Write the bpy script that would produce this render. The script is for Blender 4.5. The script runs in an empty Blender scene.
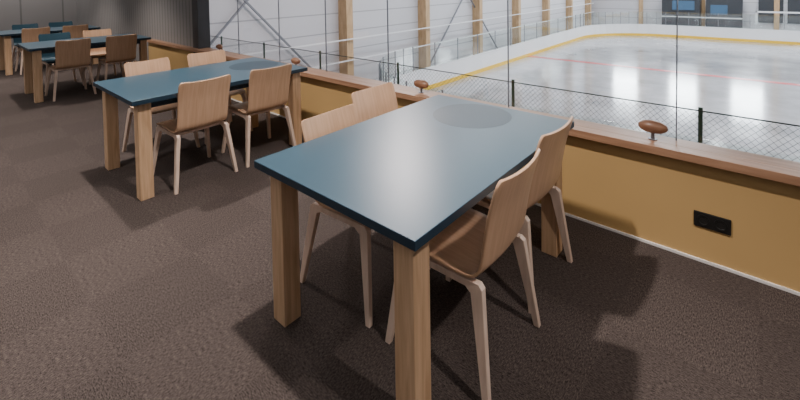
import bpy, bmesh, math, random
from mathutils import Vector, Matrix
random.seed(4)
S=bpy.context.scene
COL=S.collection

# ------------------------------------------------------------ materials
def mat_base(name):
    m=bpy.data.materials.new(name); m.use_nodes=True
    nt=m.node_tree; b=nt.nodes['Principled BSDF']
    return m,nt,b
def plain(name,col,rough=.5,metal=0,var=.04,scale=8,spec=.5,bump=0):
    m,nt,b=mat_base(name)
    tc=nt.nodes.new('ShaderNodeTexCoord'); n=nt.nodes.new('ShaderNodeTexNoise'); n.inputs['Scale'].default_value=scale
    nt.links.new(tc.outputs['Object'],n.inputs['Vector'])
    r=nt.nodes.new('ShaderNodeValToRGB')
    r.color_ramp.elements[0].position=.3; r.color_ramp.elements[1].position=.7
    r.color_ramp.elements[0].color=tuple(max(0,c*(1-var)) for c in col)+(1,)
    r.color_ramp.elements[1].color=tuple(min(1,c*(1+var)) for c in col)+(1,)
    nt.links.new(n.outputs['Fac'],r.inputs['Fac']); nt.links.new(r.outputs['Color'],b.inputs['Base Color'])
    b.inputs['Roughness'].default_value=rough; b.inputs['Metallic'].default_value=metal
    b.inputs['Specular IOR Level'].default_value=spec
    if bump:
        bp=nt.nodes.new('ShaderNodeBump'); bp.inputs['Strength'].default_value=bump; bp.inputs['Distance'].default_value=.01
        nt.links.new(n.outputs['Fac'],bp.inputs['Height']); nt.links.new(bp.outputs['Normal'],b.inputs['Normal'])
    return m
def wood(name,c1,c2,sc=(3,40,40),rough=.45):
    m,nt,b=mat_base(name)
    tc=nt.nodes.new('ShaderNodeTexCoord'); mp=nt.nodes.new('ShaderNodeMapping'); mp.inputs['Scale'].default_value=sc
    n=nt.nodes.new('ShaderNodeTexNoise'); n.inputs['Scale'].default_value=1.0; n.inputs['Detail'].default_value=6; n.inputs['Distortion'].default_value=.6
    r=nt.nodes.new('ShaderNodeValToRGB'); r.color_ramp.elements[0].position=.32; r.color_ramp.elements[1].position=.68
    r.color_ramp.elements[0].color=c1+(1,); r.color_ramp.elements[1].color=c2+(1,)
    L=nt.links.new
    L(tc.outputs['Object'],mp.inputs['Vector']);L(mp.outputs['Vector'],n.inputs['Vector']);L(n.outputs['Fac'],r.inputs['Fac']);L(r.outputs['Color'],b.inputs['Base Color'])
    b.inputs['Roughness'].default_value=rough
    return m
M={}
M['shell']=wood('beech_plywood',(.53,.335,.21),(.62,.41,.27),(6,70,4),.38)
M['ply_leg']=wood('birch_leg',(.64,.49,.40),(.78,.62,.52),(30,30,4),.45)
M['oak_leg']=wood('oak_leg',(.48,.305,.175),(.67,.46,.29),(45,45,3),.5)
M['ledge']=wood('ledge_wood',(.31,.17,.10),(.43,.255,.16),(2.5,45,45),.38)
M['knob']=wood('knob_wood',(.22,.11,.065),(.33,.18,.11),(8,40,40),.35)
M['pillar']=wood('glulam',(.42,.27,.13),(.58,.39,.22),(6,6,1.2),.6)
M['top']=plain('table_laminate',(.040,.086,.125),.32,0,.03,3)
M['topdisc']=plain('table_laminate_disc',(.026,.054,.080),.38,0,.03,3)
M['topedge']=plain('table_edge',(.013,.038,.066),.45)
M['ochre']=plain('ochre_paint',(.52,.345,.145),.6,0,.05,1.5)
M['white']=plain('white_trim',(.75,.75,.75),.4)
M['board']=plain('rink_board_white',(.80,.81,.84),.35,0,.03,.5)
M['yellow']=plain('kickplate_yellow',(.80,.50,.03),.4)
M['red']=plain('red_line',(.55,.04,.06),.3)
M['black']=plain('black_plastic',(.012,.012,.012),.35)
M['hole']=plain('socket_hole',(.003,.003,.003),.8)
M['steel']=plain('galvanised_steel',(.22,.23,.26),.4,.5)
M['green']=plain('green_post',(.02,.09,.06),.5)
M['net']=plain('net_cord',(.05,.075,.07),.8)
M['ceil']=plain('ceiling_paint',(.50,.49,.48),.8)
M['wallr']=plain('room_wall_paint',(.40,.38,.37),.8)
M['concrete']=plain('concrete',(.28,.28,.29),.7,0,.15,2)
M['blue']=plain('blue_panel',(.05,.12,.22),.4)
M['dark']=plain('dark_panel',(.03,.035,.045),.4)
M['bluechair']=plain('blue_chair_shell',(.02,.06,.09),.4)
M['grey']=plain('grey_column',(.06,.06,.065),.5)

def carpet():
    m,nt,b=mat_base('carpet_tiles'); L=nt.links.new
    tc=nt.nodes.new('ShaderNodeTexCoord')
    n1=nt.nodes.new('ShaderNodeTexNoise'); n1.inputs['Scale'].default_value=200; n1.inputs['Detail'].default_value=3; n1.inputs['Roughness'].default_value=.7
    ch=nt.nodes.new('ShaderNodeTexChecker'); ch.inputs['Scale'].default_value=2.0
    ma=nt.nodes.new('ShaderNodeMapping'); ma.inputs['Scale'].default_value=(65,230,1)
    mb=nt.nodes.new('ShaderNodeMapping'); mb.inputs['Scale'].default_value=(230,65,1)
    mx=nt.nodes.new('ShaderNodeMix'); mx.data_type='VECTOR'
    L(tc.outputs['Object'],ma.inputs['Vector']);L(tc.outputs['Object'],mb.inputs['Vector']);L(tc.outputs['Object'],ch.inputs['Vector'])
    L(ch.outputs['Fac'],mx.inputs[0]);L(ma.outputs['Vector'],mx.inputs[4]);L(mb.outputs['Vector'],mx.inputs[5])
    n3=nt.nodes.new('ShaderNodeTexNoise'); n3.inputs['Scale'].default_value=1; n3.inputs['Detail'].default_value=2
    L(mx.outputs[1],n3.inputs['Vector']);L(tc.outputs['Object'],n1.inputs['Vector'])
    a=nt.nodes.new('ShaderNodeMath');a.operation='MULTIPLY_ADD';a.inputs[1].default_value=.5
    L(n1.outputs['Fac'],a.inputs[0])
    h=nt.nodes.new('ShaderNodeMath');h.operation='MULTIPLY';h.inputs[1].default_value=.5;L(n3.outputs['Fac'],h.inputs[0]);L(h.outputs[0],a.inputs[2])
    r=nt.nodes.new('ShaderNodeValToRGB'); r.color_ramp.elements[0].position=.38; r.color_ramp.elements[1].position=.62
    r.color_ramp.elements[0].color=(.020,.0162,.0155,1); r.color_ramp.elements[1].color=(.108,.088,.081,1)
    L(a.outputs[0],r.inputs['Fac'])
    t=nt.nodes.new('ShaderNodeMix');t.data_type='RGBA';t.blend_type='MULTIPLY'
    t.inputs[0].default_value=.22
    L(r.outputs['Color'],t.inputs[6]);L(ch.outputs['Color'],t.inputs[7])
    ch.inputs['Color1'].default_value=(1,1,1,1);ch.inputs['Color2'].default_value=(.6,.6,.6,1)
    L(t.outputs[2],b.inputs['Base Color'])
    b.inputs['Roughness'].default_value=.95; b.inputs['Specular IOR Level'].default_value=.12
    bp=nt.nodes.new('ShaderNodeBump');bp.inputs['Strength'].default_value=.35;bp.inputs['Distance'].default_value=.003
    L(a.outputs[0],bp.inputs['Height']);L(bp.outputs['Normal'],b.inputs['Normal'])
    return m
M['carpet']=carpet()
def ribbed(name,c1,c2,axis,freq,rough=.5,duty=.12):
    m,nt,b=mat_base(name);L=nt.links.new
    tc=nt.nodes.new('ShaderNodeTexCoord');sp=nt.nodes.new('ShaderNodeSeparateXYZ');L(tc.outputs['Object'],sp.inputs[0])
    mu=nt.nodes.new('ShaderNodeMath');mu.operation='MULTIPLY';mu.inputs[1].default_value=freq;L(sp.outputs[axis],mu.inputs[0])
    fr=nt.nodes.new('ShaderNodeMath');fr.operation='FRACT';L(mu.outputs[0],fr.inputs[0])
    lt=nt.nodes.new('ShaderNodeMath');lt.operation='LESS_THAN';lt.inputs[1].default_value=duty;L(fr.outputs[0],lt.inputs[0])
    mx=nt.nodes.new('ShaderNodeMix');mx.data_type='RGBA';L(lt.outputs[0],mx.inputs[0])
    mx.inputs[6].default_value=c1+(1,);mx.inputs[7].default_value=c2+(1,);L(mx.outputs[2],b.inputs['Base Color'])
    b.inputs['Roughness'].default_value=rough
    return m
M['hallwall']=ribbed('hall_cladding',(.60,.60,.64),(.36,.37,.40),2,1.0,.5,.06)
M['darkwall']=ribbed('grey_panel_wall',(.30,.29,.29),(.18,.18,.18),1,1.2,.5,.04)
M['darkwallx']=ribbed('grey_slatted_wall',(.26,.255,.255),(.15,.15,.15),0,8.0,.5,.2)
def ice():
    m,nt,b=mat_base('ice');L=nt.links.new
    tc=nt.nodes.new('ShaderNodeTexCoord');n=nt.nodes.new('ShaderNodeTexNoise');n.inputs['Scale'].default_value=.35;n.inputs['Detail'].default_value=8;n.inputs['Roughness'].default_value=.65
    L(tc.outputs['Object'],n.inputs['Vector'])
    r=nt.nodes.new('ShaderNodeValToRGB');r.color_ramp.elements[0].position=.35;r.color_ramp.elements[1].position=.65
    r.color_ramp.elements[0].color=(.25,.255,.275,1);r.color_ramp.elements[1].color=(.42,.425,.445,1)
    L(n.outputs['Fac'],r.inputs['Fac']);L(r.outputs['Color'],b.inputs['Base Color'])
    r2=nt.nodes.new('ShaderNodeMapRange');r2.inputs[3].default_value=.06;r2.inputs[4].default_value=.20
    L(n.outputs['Fac'],r2.inputs[0]);L(r2.outputs[0],b.inputs['Roughness'])
    b.inputs['Specular IOR Level'].default_value=1.0
    return m
M['ice']=ice()
def glass(name,f=.07,tint=(.95,.98,.97)):
    m=bpy.data.materials.new(name);m.use_nodes=True;nt=m.node_tree;nt.nodes.clear();L=nt.links.new
    o=nt.nodes.new('ShaderNodeOutputMaterial');t=nt.nodes.new('ShaderNodeBsdfTransparent');t.inputs[0].default_value=tint+(1,)
    g=nt.nodes.new('ShaderNodeBsdfGlossy');g.inputs['Roughness'].default_value=.01
    x=nt.nodes.new('ShaderNodeMixShader');x.inputs[0].default_value=f
    L(t.outputs[0],x.inputs[1]);L(g.outputs[0],x.inputs[2]);L(x.outputs[0],o.inputs[0])
    return m
M['glass']=glass('clear_glass',.08)
def emis(name,col,st):
    m,nt,b=mat_base(name);b.inputs['Emission Color'].default_value=col+(1,);b.inputs['Emission Strength'].default_value=st
    b.inputs['Base Color'].default_value=(.8,.8,.8,1);return m
M['window']=emis('daylight_window',(.88,.94,1),26)

# ------------------------------------------------------------ mesh helpers
def obj(name,verts,faces,mat,parent=None,bevel=0,smooth=False,seg=2):
    me=bpy.data.meshes.new(name);me.from_pydata([tuple(v) for v in verts],[],faces);me.update()
    bm=bmesh.new();bm.from_mesh(me);bmesh.ops.recalc_face_normals(bm,faces=bm.faces);bm.to_mesh(me);bm.free()
    me.materials.append(M[mat] if isinstance(mat,str) else mat)
    o=bpy.data.objects.new(name,me);COL.objects.link(o)
    if parent:o.parent=parent
    if smooth:
        for p in me.polygons:p.use_smooth=True
    if bevel:
        b=o.modifiers.new('bevel','BEVEL');b.width=bevel;b.segments=seg;b.limit_method='ANGLE'
    return o
BF=[(0,1,2,3),(4,5,6,7),(0,1,5,4),(1,2,6,5),(2,3,7,6),(3,0,4,7)]
def bv(a,b):
    x0,y0,z0=a;x1,y1,z1=b
    return [(x0,y0,z0),(x1,y0,z0),(x1,y1,z0),(x0,y1,z0),(x0,y0,z1),(x1,y0,z1),(x1,y1,z1),(x0,y1,z1)]
def box(name,a,b,mat,parent=None,bevel=0):
    return obj(name,bv(a,b),BF,mat,parent,bevel)
def boxes(name,lst,mat,parent=None,bevel=0):
    V=[];F=[]
    for a,b in lst:
        k=len(V);V+=bv(a,b);F+=[tuple(i+k for i in f) for f in BF]
    return obj(name,V,F,mat,parent,bevel)
def beam_geo(p,q,w,V,F):
    p=Vector(p);q=Vector(q);d=(q-p).normalized();up=Vector((0,0,1)) if abs(d.z)<.95 else Vector((1,0,0))
    s=d.cross(up).normalized()*w/2;t=d.cross(s).normalized()*w/2;k=len(V)
    for c in(p,q):
        for a,b in((-1,-1),(1,-1),(1,1),(-1,1)):V.append(tuple(c+s*a+t*b))
    F+=[tuple(i+k for i in f) for f in BF]
def beams(name,lst,w,mat,parent=None):
    V=[];F=[]
    for p,q in lst:beam_geo(p,q,w,V,F)
    return obj(name,V,F,mat,parent)
def cyl(name,c,r,z0,z1,mat,parent=None,n=24,bevel=0):
    V=[(c[0]+r*math.cos(2*math.pi*i/n),c[1]+r*math.sin(2*math.pi*i/n),z) for z in(z0,z1) for i in range(n)]
    F=[tuple(range(n)),tuple(range(n,2*n))]+[(i,(i+1)%n,n+(i+1)%n,n+i) for i in range(n)]
    return obj(name,V,F,mat,parent,bevel)
def empty(name,loc=(0,0,0),rz=0):
    e=bpy.data.objects.new(name,None);e.location=loc;e.rotation_euler=(0,0,rz);e.empty_display_size=.1;COL.objects.link(e);return e

# ------------------------------------------------------------ room
WY=2.776
box('floor',(-14,-5,-.15),(4,WY+.16,0),'carpet')
box('ceiling',(-14.2,-5.2,3.0),(4.2,3.0,3.15),'ceil')
box('wall_back',(-14,-5.2,0),(4,-5,3),'wallr')
box('wall_right',(4,-5,0),(4.2,3.0,3),'wallr')
box('wall_left',(-14.2,-5,0),(-14,3.0,3),'darkwall')
box('wall_front_left',(-14,WY+.04,0),(-6.72,WY+.2,3),'darkwallx')
box('column',(-6.72,WY+.02,.0),(-6.52,WY+.2,3.0),'grey')
box('wall_rink_side',(-6.52,WY,0),(4,WY+.15,.556),'ochre')
box('baseboard_rink_side',(-8.6,WY-.010,0),(4,WY,.014),'white')
box('wall_rink_side_end',(-8.6,WY,0),(-6.72,WY+.04,.556),'ochre')
boxes('trim_ledge',[((-8.6,2.724,.556),(4,2.816,.602)),((-6.52,2.8161,.556),(4,2.945,.602))],'ledge',None,.002)
box('floor_gallery_edge',(-14,WY+.17,-.5),(6,3.9,-.2),'concrete')

# glazing above ledge
seams=[-6.5,-5.5,-4.5,-3.6,-2.68,-1.45,-.38,.75,1.9,3.0,4.0]
wn=0
for a,b in zip(seams[:-1],seams[1:]):
    wn+=1
    e=empty('window_%d'%wn)
    obj('pane',[(a+.004,2.905,.602),(b-.004,2.905,.602),(b-.004,2.905,3),(a+.004,2.905,3)],[(0,1,2,3)],'glass',e)
    box('joint',(b-.003,2.899,.603),(b+.003,2.911,3),'steel',e)

# wooden knobs standing on the ledge
for x in(-5.95,-4.08,-2.24,-.49,1.3,3.1):
    e=empty('wooden_knob',(x,2.845,.602))
    V=[];F=[];nu,nv=20,12
    for j in range(nv+1):
        th=math.pi*j/nv
        for i in range(nu):
            ph=2*math.pi*i/nu
            V.append((-.078*math.cos(th),.040*math.sin(th)*math.cos(ph),.075+.038*(math.sin(th)**.9)*math.sin(ph)))
    for j in range(nv):
        for i in range(nu):
            F.append((j*nu+i,j*nu+(i+1)%nu,(j+1)*nu+(i+1)%nu,(j+1)*nu+i))
    obj('knob_body',V,F,'knob',e,0,True)
    cyl('stem',(0,0),.010,.003,.045,'steel',e)
    cyl('foot',(0,0),.024,0,.005,'steel',e,24)

# socket
e=empty('wall_socket',(-.197,WY,.236))
box('plate',(-.082,-.009,-.042),(.082,0,.042),'black',e,.004)
for sx in(-.038,.038):
    n=24
    V=[(sx+r*math.cos(2*math.pi*i/n),y,r*math.sin(2*math.pi*i/n)) for r,y in((.03,-.0095),(.03,-.013),(.022,-.013),(.020,-.0098)) for i in range(n)]
    F=[(k*n+i,k*n+(i+1)%n,(k+1)*n+(i+1)%n,(k+1)*n+i) for k in range(3) for i in range(n)]+[tuple(range(3*n,4*n))]
    obj('socket_ring',V,F,'black',e,0,False)
    for hx in(-.009,.009):
        V=[(sx+hx+.003*math.cos(2*math.pi*i/10),y,.003*math.sin(2*math.pi*i/10)) for y in(-.0104,-.0099) for i in range(10)]
        obj('socket_hole',V,[tuple(range(10)),tuple(range(10,20))]+[(i,(i+1)%10,10+(i+1)%10,10+i) for i in range(10)],'hole',e)

# ------------------------------------------------------------ tables
def table(x0,x1,y0,y1):
    cx,cy=(x0+x1)/2,(y0+y1)/2;e=empty('dining_table',(cx,cy,0));w,l=(x1-x0)/2,(y1-y0)/2
    o=box('table_top',(-w,-l,.716),(w,l,.75),'top',e,.0025)
    o.data.materials.append(M['topedge'])
    for p in o.data.polygons:
        if abs(p.normal.z)<.5:p.material_index=1
    cyl('top_disc',(-.042,l-.262),.235,.7502,.7505,'topdisc',e,64)  # thin disc, darker than the rest of the table top
    a=.090;d=.05
    for i,(sx,sy) in enumerate(((-1,-1),(1,-1),(1,1),(-1,1))):
        X=sx*(w-d-a/2);Y=sy*(l-d-a/2)
        box('leg_%d'%(i+1),(X-a/2,Y-a/2,0),(X+a/2,Y+a/2,.7155),'oak_leg',e,.004)
    boxes('apron',[((-w+d+a,-l+.075,.66),(w-d-a,-l+.1,.7155)),((-w+d+a,l-.1,.66),(w-d-a,l-.075,.7155)),
        ((-w+.075,-l+d+a,.66),(-w+.1,l-d-a,.7155)),((w-.1,-l+d+a,.66),(w-.075,l-d-a,.7155))],'topedge',e)
    return e
table(-1.762,-.810,.987,2.438)
table(-4.330,-3.344,.960,2.466)
table(-8.37,-7.42,.95,2.44)
table(-11.2,-10.25,.95,2.44)

# ------------------------------------------------------------ chairs
def catmull(P,n):
    out=[]
    for i in range(len(P)-1):
        a=P[max(i-1,0)];b=P[i];c=P[i+1];d=P[min(i+2,len(P)-1)]
        for k in range(n):
            t=k/n
            out.append(tuple(.5*((2*b[j])+(-a[j]+c[j])*t+(2*a[j]-5*b[j]+4*c[j]-d[j])*t*t+(-a[j]+3*b[j]-3*c[j]+d[j])*t**3) for j in range(len(b))))
    out.append(P[-1]);return out
prof=[(.225,.422,.190,0),(.205,.438,.203,0),(.12,.446,.205,.004),(.0,.436,.205,.008),(-.09,.426,.204,.010),(-.150,.432,.202,.012),
      (-.186,.462,.200,.014),(-.203,.52,.199,.016),(-.220,.60,.200,.020),(-.242,.70,.203,.022),(-.268,.79,.205,.022),(-.276,.817,.199,.022),(-.280,.828,.187,.022)]
pp=catmull(prof,5)
def shell_mesh():
    nu=12;V=[];F=[];th=.011;N=len(pp)
    for side in(0,1):
        for k,(x,z,hw,cc) in enumerate(pp):
            a=pp[max(k-1,0)];b=pp[min(k+1,N-1)];t=Vector((b[0]-a[0],0,b[1]-a[1])).normalized()
            nrm=Vector((t.z,0,-t.x))
            if nrm.z<0 and k<N//2:nrm=-nrm
            if nrm.x<0 and k>=N//2:nrm=-nrm
            for i in range(nu+1):
                u=-1+2*i/nu
                p=Vector((x,u*hw,z))+nrm*(cc*u*u*1.0 - side*th)
                V.append(tuple(p))
    W=nu+1;T=N*W
    for k in range(N-1):
        for i in range(nu):
            q=(k*W+i,k*W+i+1,(k+1)*W+i+1,(k+1)*W+i);F.append(q);F.append(tuple(v+T for v in q))
        for i in(0,nu):F.append((k*W+i,(k+1)*W+i,(k+1)*W+i+T,k*W+i+T))
    for k in(0,N-1):
        for i in range(nu):F.append((k*W+i,k*W+i+1,k*W+i+1+T,k*W+i+T))
    return V,F
def frame_mesh(side):
    Q=[((-.245,0),(-.219,0),.240,.012),
       ((-.196,.405),(-.146,.375),.192,.014),
       ((-.180,.418),(-.120,.390),.188,.014),
       ((.185,.422),(.120,.394),.188,.014),
       ((.206,.405),(.156,.375),.192,.014),
       ((.253,0),(.227,0),.240,.012)]
    V=[];F=[]
    for (o,i,y,h) in Q:
        for (x,z),s in((o,-1),(o,1),(i,1),(i,-1)):
            V.append((x,side*(y+s*h),z))
    for k in range(len(Q)-1):
        for i in range(4):F.append((4*k+i,4*k+(i+1)%4,4*k+4+(i+1)%4,4*k+4+i))
    F.append((0,1,2,3));F.append(tuple(range(len(V)-4,len(V))))
    return V,F
cache={}
def chair(x,y,face,mat='shell'):
    e=empty('dining_chair',(x,y,0),face)
    def part(nm,geo,mt,bev,sm):
        key=(nm,mt)
        if key in cache:
            src=cache[key];o=bpy.data.objects.new(nm,src.data);COL.objects.link(o);o.parent=e
        else:
            V,F=geo();o=obj(nm,V,F,mt,e,0,sm);cache[key]=o
        if bev:
            b=o.modifiers.new('bevel','BEVEL');b.width=bev;b.segments=2;b.limit_method='ANGLE';b.angle_limit=math.radians(50)
        return o
    part('seat_and_back',shell_mesh,mat,.003,True)
    part('leg_frame_left',lambda:frame_mesh(1),'ply_leg',.003,False)
    part('leg_frame_right',lambda:frame_mesh(-1),'ply_leg',.003,False)
    def cross():
        V=[];F=[]
        for X in(-.11,.12):
            k=len(V);V+=bv((X-.02,-.19,.398),(X+.02,.19,.415));F+=[tuple(i+k for i in f) for f in BF]
        return V,F
    part('cross_rails',cross,'ply_leg',0,False)
    return e
pi=math.pi
chair(-.98,1.535,pi+.03)
chair(-1.03,2.08,pi-.02)
chair(-1.59,1.52,.05)
chair(-1.79,2.06,0)
chair(-3.55,1.455,pi+.02)
chair(-3.55,2.05,pi-.03)
chair(-4.34,1.48,.05)
chair(-4.37,2.06,-.02)
for tx in(-7.62,-10.45):
    chair(tx,1.42,pi+.03);chair(tx,2.02,pi)
chair(-8.42,1.45,.04,'bluechair');chair(-8.45,2.02,0)
chair(-11.25,1.45,.04,'bluechair');chair(-11.25,2.02,0,'bluechair')

# ------------------------------------------------------------ rink
RZ=-4.48;RX0=-14.25;RX1=14.5;RY0=11.;RY1=51.45;R=6.5
def rr(off):
    P=[]
    for cx,cy,a0 in((RX1-R,RY0+R,-90),(RX1-R,RY1-R,0),(RX0+R,RY1-R,90),(RX0+R,RY0+R,180)):
        for k in range(13):
            a=math.radians(a0+90*k/12);P.append((cx+(R+off)*math.cos(a),cy+(R+off)*math.sin(a)))
    return P
P=rr(0)
obj('floor_ice',[(x,y,RZ) for x,y in P],[tuple(range(len(P)))],'ice')
def ring(name,o1,o2,z0,z1,mat,par):
    A=rr(o1);B=rr(o2);n=len(A)
    V=[(x,y,z0) for x,y in A]+[(x,y,z1) for x,y in A]+[(x,y,z1) for x,y in B]+[(x,y,z0) for x,y in B]
    F=[(k*n+i,k*n+(i+1)%n,((k+1)%4)*n+(i+1)%n,((k+1)%4)*n+i) for k in range(4) for i in range(n)]
    return obj(name,V,F,mat,par)
e=empty('rink_boards')
ring('board_panels',0,.15,RZ,RZ+1.2,'board',e)
ring('kickplate',-.03,-.001,RZ+.001,RZ+.25,'yellow',e)
ring('cap_rail',-.02,.17,RZ+1.2,RZ+1.24,'board',e)
gl=ring('board_glass',.06,.075,RZ+1.24,RZ+2.6,'glass',e)
posts=[]
Pg=rr(.07)
for i in range(0,len(Pg)):
    x,y=Pg[i];posts.append(((x-.02,y-.02,RZ+1.24),(x+.02,y+.02,RZ+2.6)))
yy=RY0+R+2
while yy<RY1-R:
    for x in(RX0-.07,RX1+.07):posts.append(((x-.02,yy-.02,RZ+1.24),(x+.02,yy+.02,RZ+2.6)))
    yy+=2.4
xx=RX0+R+2
while xx<RX1-R:
    posts.append(((xx-.02,RY1+.05,RZ+1.24),(xx+.02,RY1+.09,RZ+2.6)));xx+=2.4
boxes('glass_posts',posts,'steel',e)
box('red_line',(RX0+.04,31.95,RZ+.002),(RX1-.04,32.45,RZ+.006),'red')
box('floor_hall',(-17,3.9,RZ-.4),(17,56.5,RZ-.02),'concrete')
box('wall_hall_left',(-17.2,3,RZ),(-17,56.5,7),'hallwall')
box('wall_hall_right',(17,3,RZ),(17.2,56.5,7),'hallwall')
box('wall_hall_far',(-17,56.5,RZ),(17,56.7,7),'hallwall')
box('wall_gallery_under',(-17,3.7,RZ),(17,3.9,-.5),'concrete')
box('ceiling_hall',(-17.2,2.99,7),(17.2,56.7,7.2),'concrete')
for k in range(7):
    y=14.8+6.75*k
    box('wall_pillar',(-17,y-.22,RZ),(-16.35,y+.22,7),'pillar',None)
for k in range(5):
    x=-11+6*k
    box('wall_pillar',(x-.2,56.1,RZ),(x+.2,56.5,7),'pillar',None)
beams('wall_pipe_rails',[((-16.2,3.9,z),(-16.2,56,z)) for z in(-1.3,-2.4)],.06,'board')
br=[]
for y in(3.95,21.6,):
    br+=[((-16.8,y+.3,RZ+.2),(-16.8,y+10.3,6)),((-16.8,y+.3,6),(-16.75,y+10.3,RZ+.2))]
beams('wall_cross_braces',br,.08,'steel')
# far end players' boxes
e=empty('players_bench_box')
boxes('box_body',[((-8.6,54.6,RZ),(-5.1,56.0,-.5)),((-4.6,54.6,RZ),(-1.6,56.0,-.5))],'dark',e)
boxes('box_blue_panel',[((-7.6,54.5,-1.8),(-5.6,54.59,-.8)),((-4.2,54.5,-2.2),(-2.8,54.59,-1.2))],'blue',e)
boxes('box_white_trim',[((-8.6,54.5,-2.6),(-1.6,54.58,-2.5)),((-.6,54.9,-1.9),(3.8,55.0,-1.75)),((-.6,54.9,-3.1),(-.45,55.0,-1.75))],'board',e)
boxes('far_window_dark',[((-.4,56.3,-3.0),(1.5,56.45,-.4)),((1.8,56.3,-3.0),(4.5,56.45,-.4))],'dark',e)
for k,x in enumerate((-14.5,-8.6,-3,3,9)):
    box('window_%d'%(wn+1+k),(x+.6,56.3,.9),(x+3.0,56.49,4.2),'window')

# safety net behind the parapet
e=empty('safety_net')
V=[];F=[];zt,zb,yn=.62,-.1,3.6;x0,x1=-12,4.5;s=.045;h=zt-zb
x=x0-h
while x<x1:
    for sg in(1,-1):
        a=(x,yn,zb) if sg>0 else (x+h,yn,zb);b=(x+h,yn,zt) if sg>0 else (x,yn,zt)
        if min(a[0],b[0])>=x0 and max(a[0],b[0])<=x1:beam_geo(a,b,.0018,V,F)
    x+=s
obj('net_mesh',V,F,'net',e)
beams('top_cord',[((x0,yn,zt),(x1,yn,zt))],.008,'net',e)
for k in range(-8,4):
    X=-.33+1.43*k
    cyl('net_post',(X,yn+.02),.014,-.2,zt+.02,'green',e,12)

# ------------------------------------------------------------ lights
def area(name,loc,sx,sy,pw,col,rot=(0,0,0),spread=None):
    l=bpy.data.lights.new(name,'AREA');l.shape='RECTANGLE';l.size=sx;l.size_y=sy;l.energy=pw;l.color=col
    if spread:l.spread=spread
    o=bpy.data.objects.new(name,l);o.location=loc;o.rotation_euler=rot;COL.objects.link(o);return o
def spot(name,loc,pw,ang,col,rad=.05,rot=(0,0,0),bl=.7):
    l=bpy.data.lights.new(name,'SPOT');l.energy=pw;l.spot_size=math.radians(ang);l.spot_blend=bl;l.color=col;l.shadow_soft_size=rad
    o=bpy.data.objects.new(name,l);o.location=loc;o.rotation_euler=rot;COL.objects.link(o);return o
for i,x in enumerate((-10,-3.3,3.3,10)):
    area('hall_strip_light',(x,34,6.9),.8,38,2700,(.97,.97,1))
area('hall_floodlight',(-9.1,10.5,6.5),1.2,1.2,900,(1,.86,.84))
W=(1,.88,.80)
for x,p in((-11.2,290),(-8.3,340),(-4.3,430),(-1.6,440),(.9,250)):
    spot('ceiling_downlight',(x,1.3,2.95),p,98,W,.05)
for x,p in((-12.6,280),(-9.5,290),(-6.3,340),(-3.6,270),(-1.2,60)):
    spot('ceiling_downlight',(x,-.9,2.95),p,90,W,.05)
area('room_fill_light',(-5.5,-1.5,2.96),14,4,110,(1,.93,.88))  # added ambient fill over the room, not an actual fixture
area('left_wall_fill_light',(-12.9,.5,2.9),.3,5,60,(1,.94,.9),(0,math.radians(35),0))  # extra area light added only to brighten the left wall
w=bpy.data.worlds.new('world');S.world=w;w.use_nodes=True
w.node_tree.nodes['Background'].inputs[0].default_value=(.6,.7,.8,1);w.node_tree.nodes['Background'].inputs[1].default_value=.3

# ------------------------------------------------------------ camera
f,y0,pt,ro,ya,H=419.2082,-1.9153,.0349,-.0153,.7150,1.5531
fw=Vector((-math.sin(ya)*math.cos(pt),math.cos(ya)*math.cos(pt),-math.sin(pt)))
r=Vector((math.cos(ya),math.sin(ya),0));u=r.cross(fw)
r2=r*math.cos(ro)+u*math.sin(ro);u2=-r*math.sin(ro)+u*math.cos(ro)
mt=Matrix((( r2.x,u2.x,-fw.x,0),(r2.y,u2.y,-fw.y,0),(r2.z,u2.z,-fw.z,H),(0,0,0,1)))
c=bpy.data.cameras.new('camera');c.sensor_width=36;c.lens=f/800*36;c.shift_y=(y0-200)/800;c.clip_end=200
co=bpy.data.objects.new('camera',c);co.matrix_world=mt;COL.objects.link(co);S.camera=co
